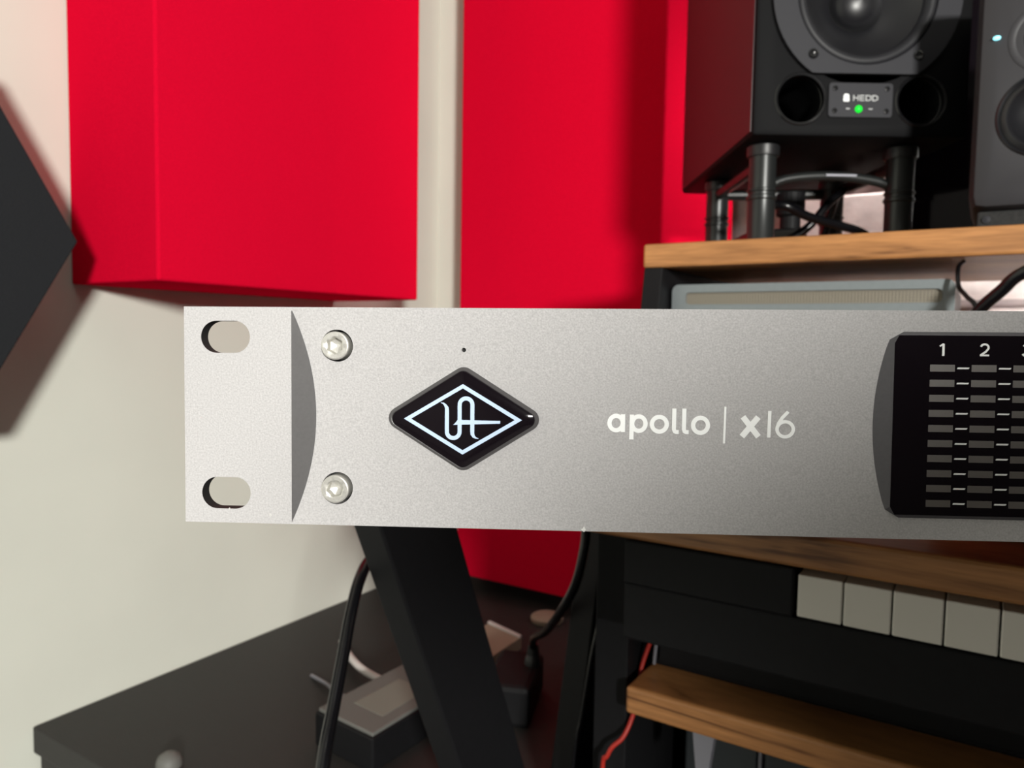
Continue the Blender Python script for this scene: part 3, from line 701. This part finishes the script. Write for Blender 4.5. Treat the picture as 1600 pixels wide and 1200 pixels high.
for c_ in range(16):
    for k, z in enumerate(zr):
        xl = 145.70+pitch*c_; xr_ = xl+4.52
        if c_ < 3:
            if segm is None:
                m = MB(); m.box(0, 4.52, -0.02, 0.03, -0.66, 0.66); m.bm.transform(SC3); segm = m.build('meter_segment', M_segment, dp, local=True); o = segm
            else: o = segm.copy(); COL.objects.link(o); o.parent = dp
            o.location = (xl*mm, 0, z*mm)
        else: rest.box(xl, xr_, -0.02, 0.03, z-0.66, z+0.66)
        if c_ < 15: ticks.prism([(xr_+0.40, z-0.14), (xr_+2.50, z-0.14), (xr_+2.68, z+0.16), (xr_+0.54, z+0.16)], -0.035, 0.03, 1)
rest.bm.transform(SC3); tag(rest.build('meter_segment', M_segment, dp, local=True), kind='stuff')
ticks.bm.transform(SC3); ticks.build('scale_tick', M_white, dp, local=True)
def numeral(ch_, cx):
    m = MB(); q = [-0.045]
    def st(pts, w_=0.36):
        m.stroke([(cx+a, 13.30+b_) for a, b_ in pts], w_, q[0], 0.03); q[0] -= 0.004
    if ch_ == 1: st([(-0.58, 1.84), (-0.25, 2.00), (0.12, 2.28)], 0.30); st([(0.10, 2.30), (0.10, 0)], 0.40)
    if ch_ == 2: st([(0.02+0.70*math.cos(math.radians(a)), 1.62+0.62*math.sin(math.radians(a))) for a in range(165, -31, -15)] + [(0.25, 0.85), (-0.72, 0.16)]); st([(-0.80, 0.16), (0.86, 0.16)], 0.33)
    if ch_ == 3: st([(0.56*math.cos(math.radians(a)), 1.72+0.50*math.sin(math.radians(a))) for a in range(160, -91, -15)]); st([(0.66*math.cos(math.radians(a)), 0.66+0.58*math.sin(math.radians(a))) for a in range(90, -171, -15)])
    m.bm.transform(SC3); m.build('numeral', M_white, dp, local=True)
for c_ in range(3): numeral(c_+1, 147.92+pitch*c_)
# monitor knob on the right half, and the steel body behind
m = MB(); m.lathe([(15.5, 2.5), (15.5, -11), (15.0, -12), (13.0, -12.4), (0, -12.4)], 48, Matrix.Translation((400, 0, 0)) @ TY); m.bm.transform(SC3)
m.build('level_knob', M_case, ai, local=True, smooth=30)
m = MB(); m.box(27, RP-27, 5.0, 285, -20.5, 20.5, 0.6); m.bm.transform(SC3); m.build('chassis', M_case, ai, local=True)
# foam riser between tabletop and interface body
rs = MB().box(-0.02, 0.10, 0.475, 0.545, -0.105, -0.0475, 0.003).build('foam_block', M_foam)
tag(rs, 'black foam block on the oak tabletop, propping the silver interface from below', 'foam block')

# ------------------------------------------------------------------ wide screen between the speakers, and an unseen chair added to block light
mo = empty('computer_monitor', (0.24, 0.885, 0.0842), 'black computer monitor standing on the oak shelf behind the small speaker', 'monitor')
MB().box(-0.085, 0.56, 0.868, 0.892, 0.096, 0.46, 0.004).build('screen_housing', M_blackpaint, mo)
MB().box(-0.078, 0.553, 0.8672, 0.8685, 0.108, 0.453).build('screen', M_glass, mo)
MB().box(0.14, 0.34, 0.845, 0.902, 0.0842, 0.092, 0.002).build('foot', M_blackpaint, mo)
MB().box(0.21, 0.27, 0.888, 0.902, 0.0915, 0.25, 0.003).build('stem', M_blackpaint, mo)
ch = empty('shading_chair', (0.74, -0.10, -H), 'unseen black high-backed chair added right of the camera to shade the silver panel', 'chair')
cx = 0.74
b = MB(); b.prism([(0.60, -0.40), (0.60, -0.08), (0.56, 0.030), (0.39, 0.035), (0.355, 0.058), (0.385, 0.085), (0.43, 0.117), (0.50, 0.146), (0.98, 0.142), (1.05, 0.115), (1.095, 0.085), (1.125, 0.058), (1.09, 0.035), (0.92, 0.03), (0.88, -0.08), (0.88, -0.40)], -0.33, -0.26, 1, bevel=0.012); b.build('backrest', M_foam, ch)  # winged outline shaped for the soft shadow it throws on the interface
b = MB(); b.prism(rrect(cx-0.25, cx+0.25, -0.30, 0.22, 0.07, 8), -0.43, -0.35, 2, bevel=0.02); b.build('seat', M_foam, ch)
MB().box(cx-0.035, cx+0.035, -0.35, -0.325, -0.45, -0.30, 0.004).build('back_bracket', M_case, ch)
MB().lathe([(0.03, -0.72), (0.03, -0.60), (0.02, -0.60), (0.02, -0.42)], 20, Matrix.Translation((cx, -0.04, 0))).build('gas_column', M_case, ch)
for k in range(5):
    a = math.radians(72*k+10); e = (cx+0.29*math.cos(a), -0.04+0.29*math.sin(a))
    lg = MB().tube([(cx, -0.04, -0.70), (e[0], e[1], -0.79)], 0.016, smooth=0).build('base_leg', M_case, ch)
    MB().lathe([(0.028, -0.02), (0.028, 0.02)], 18, Matrix.Translation((e[0], e[1], -H+0.028)) @ Matrix.Rotation(math.pi/2, 4, 'X')).build('castor', M_rubber, lg)
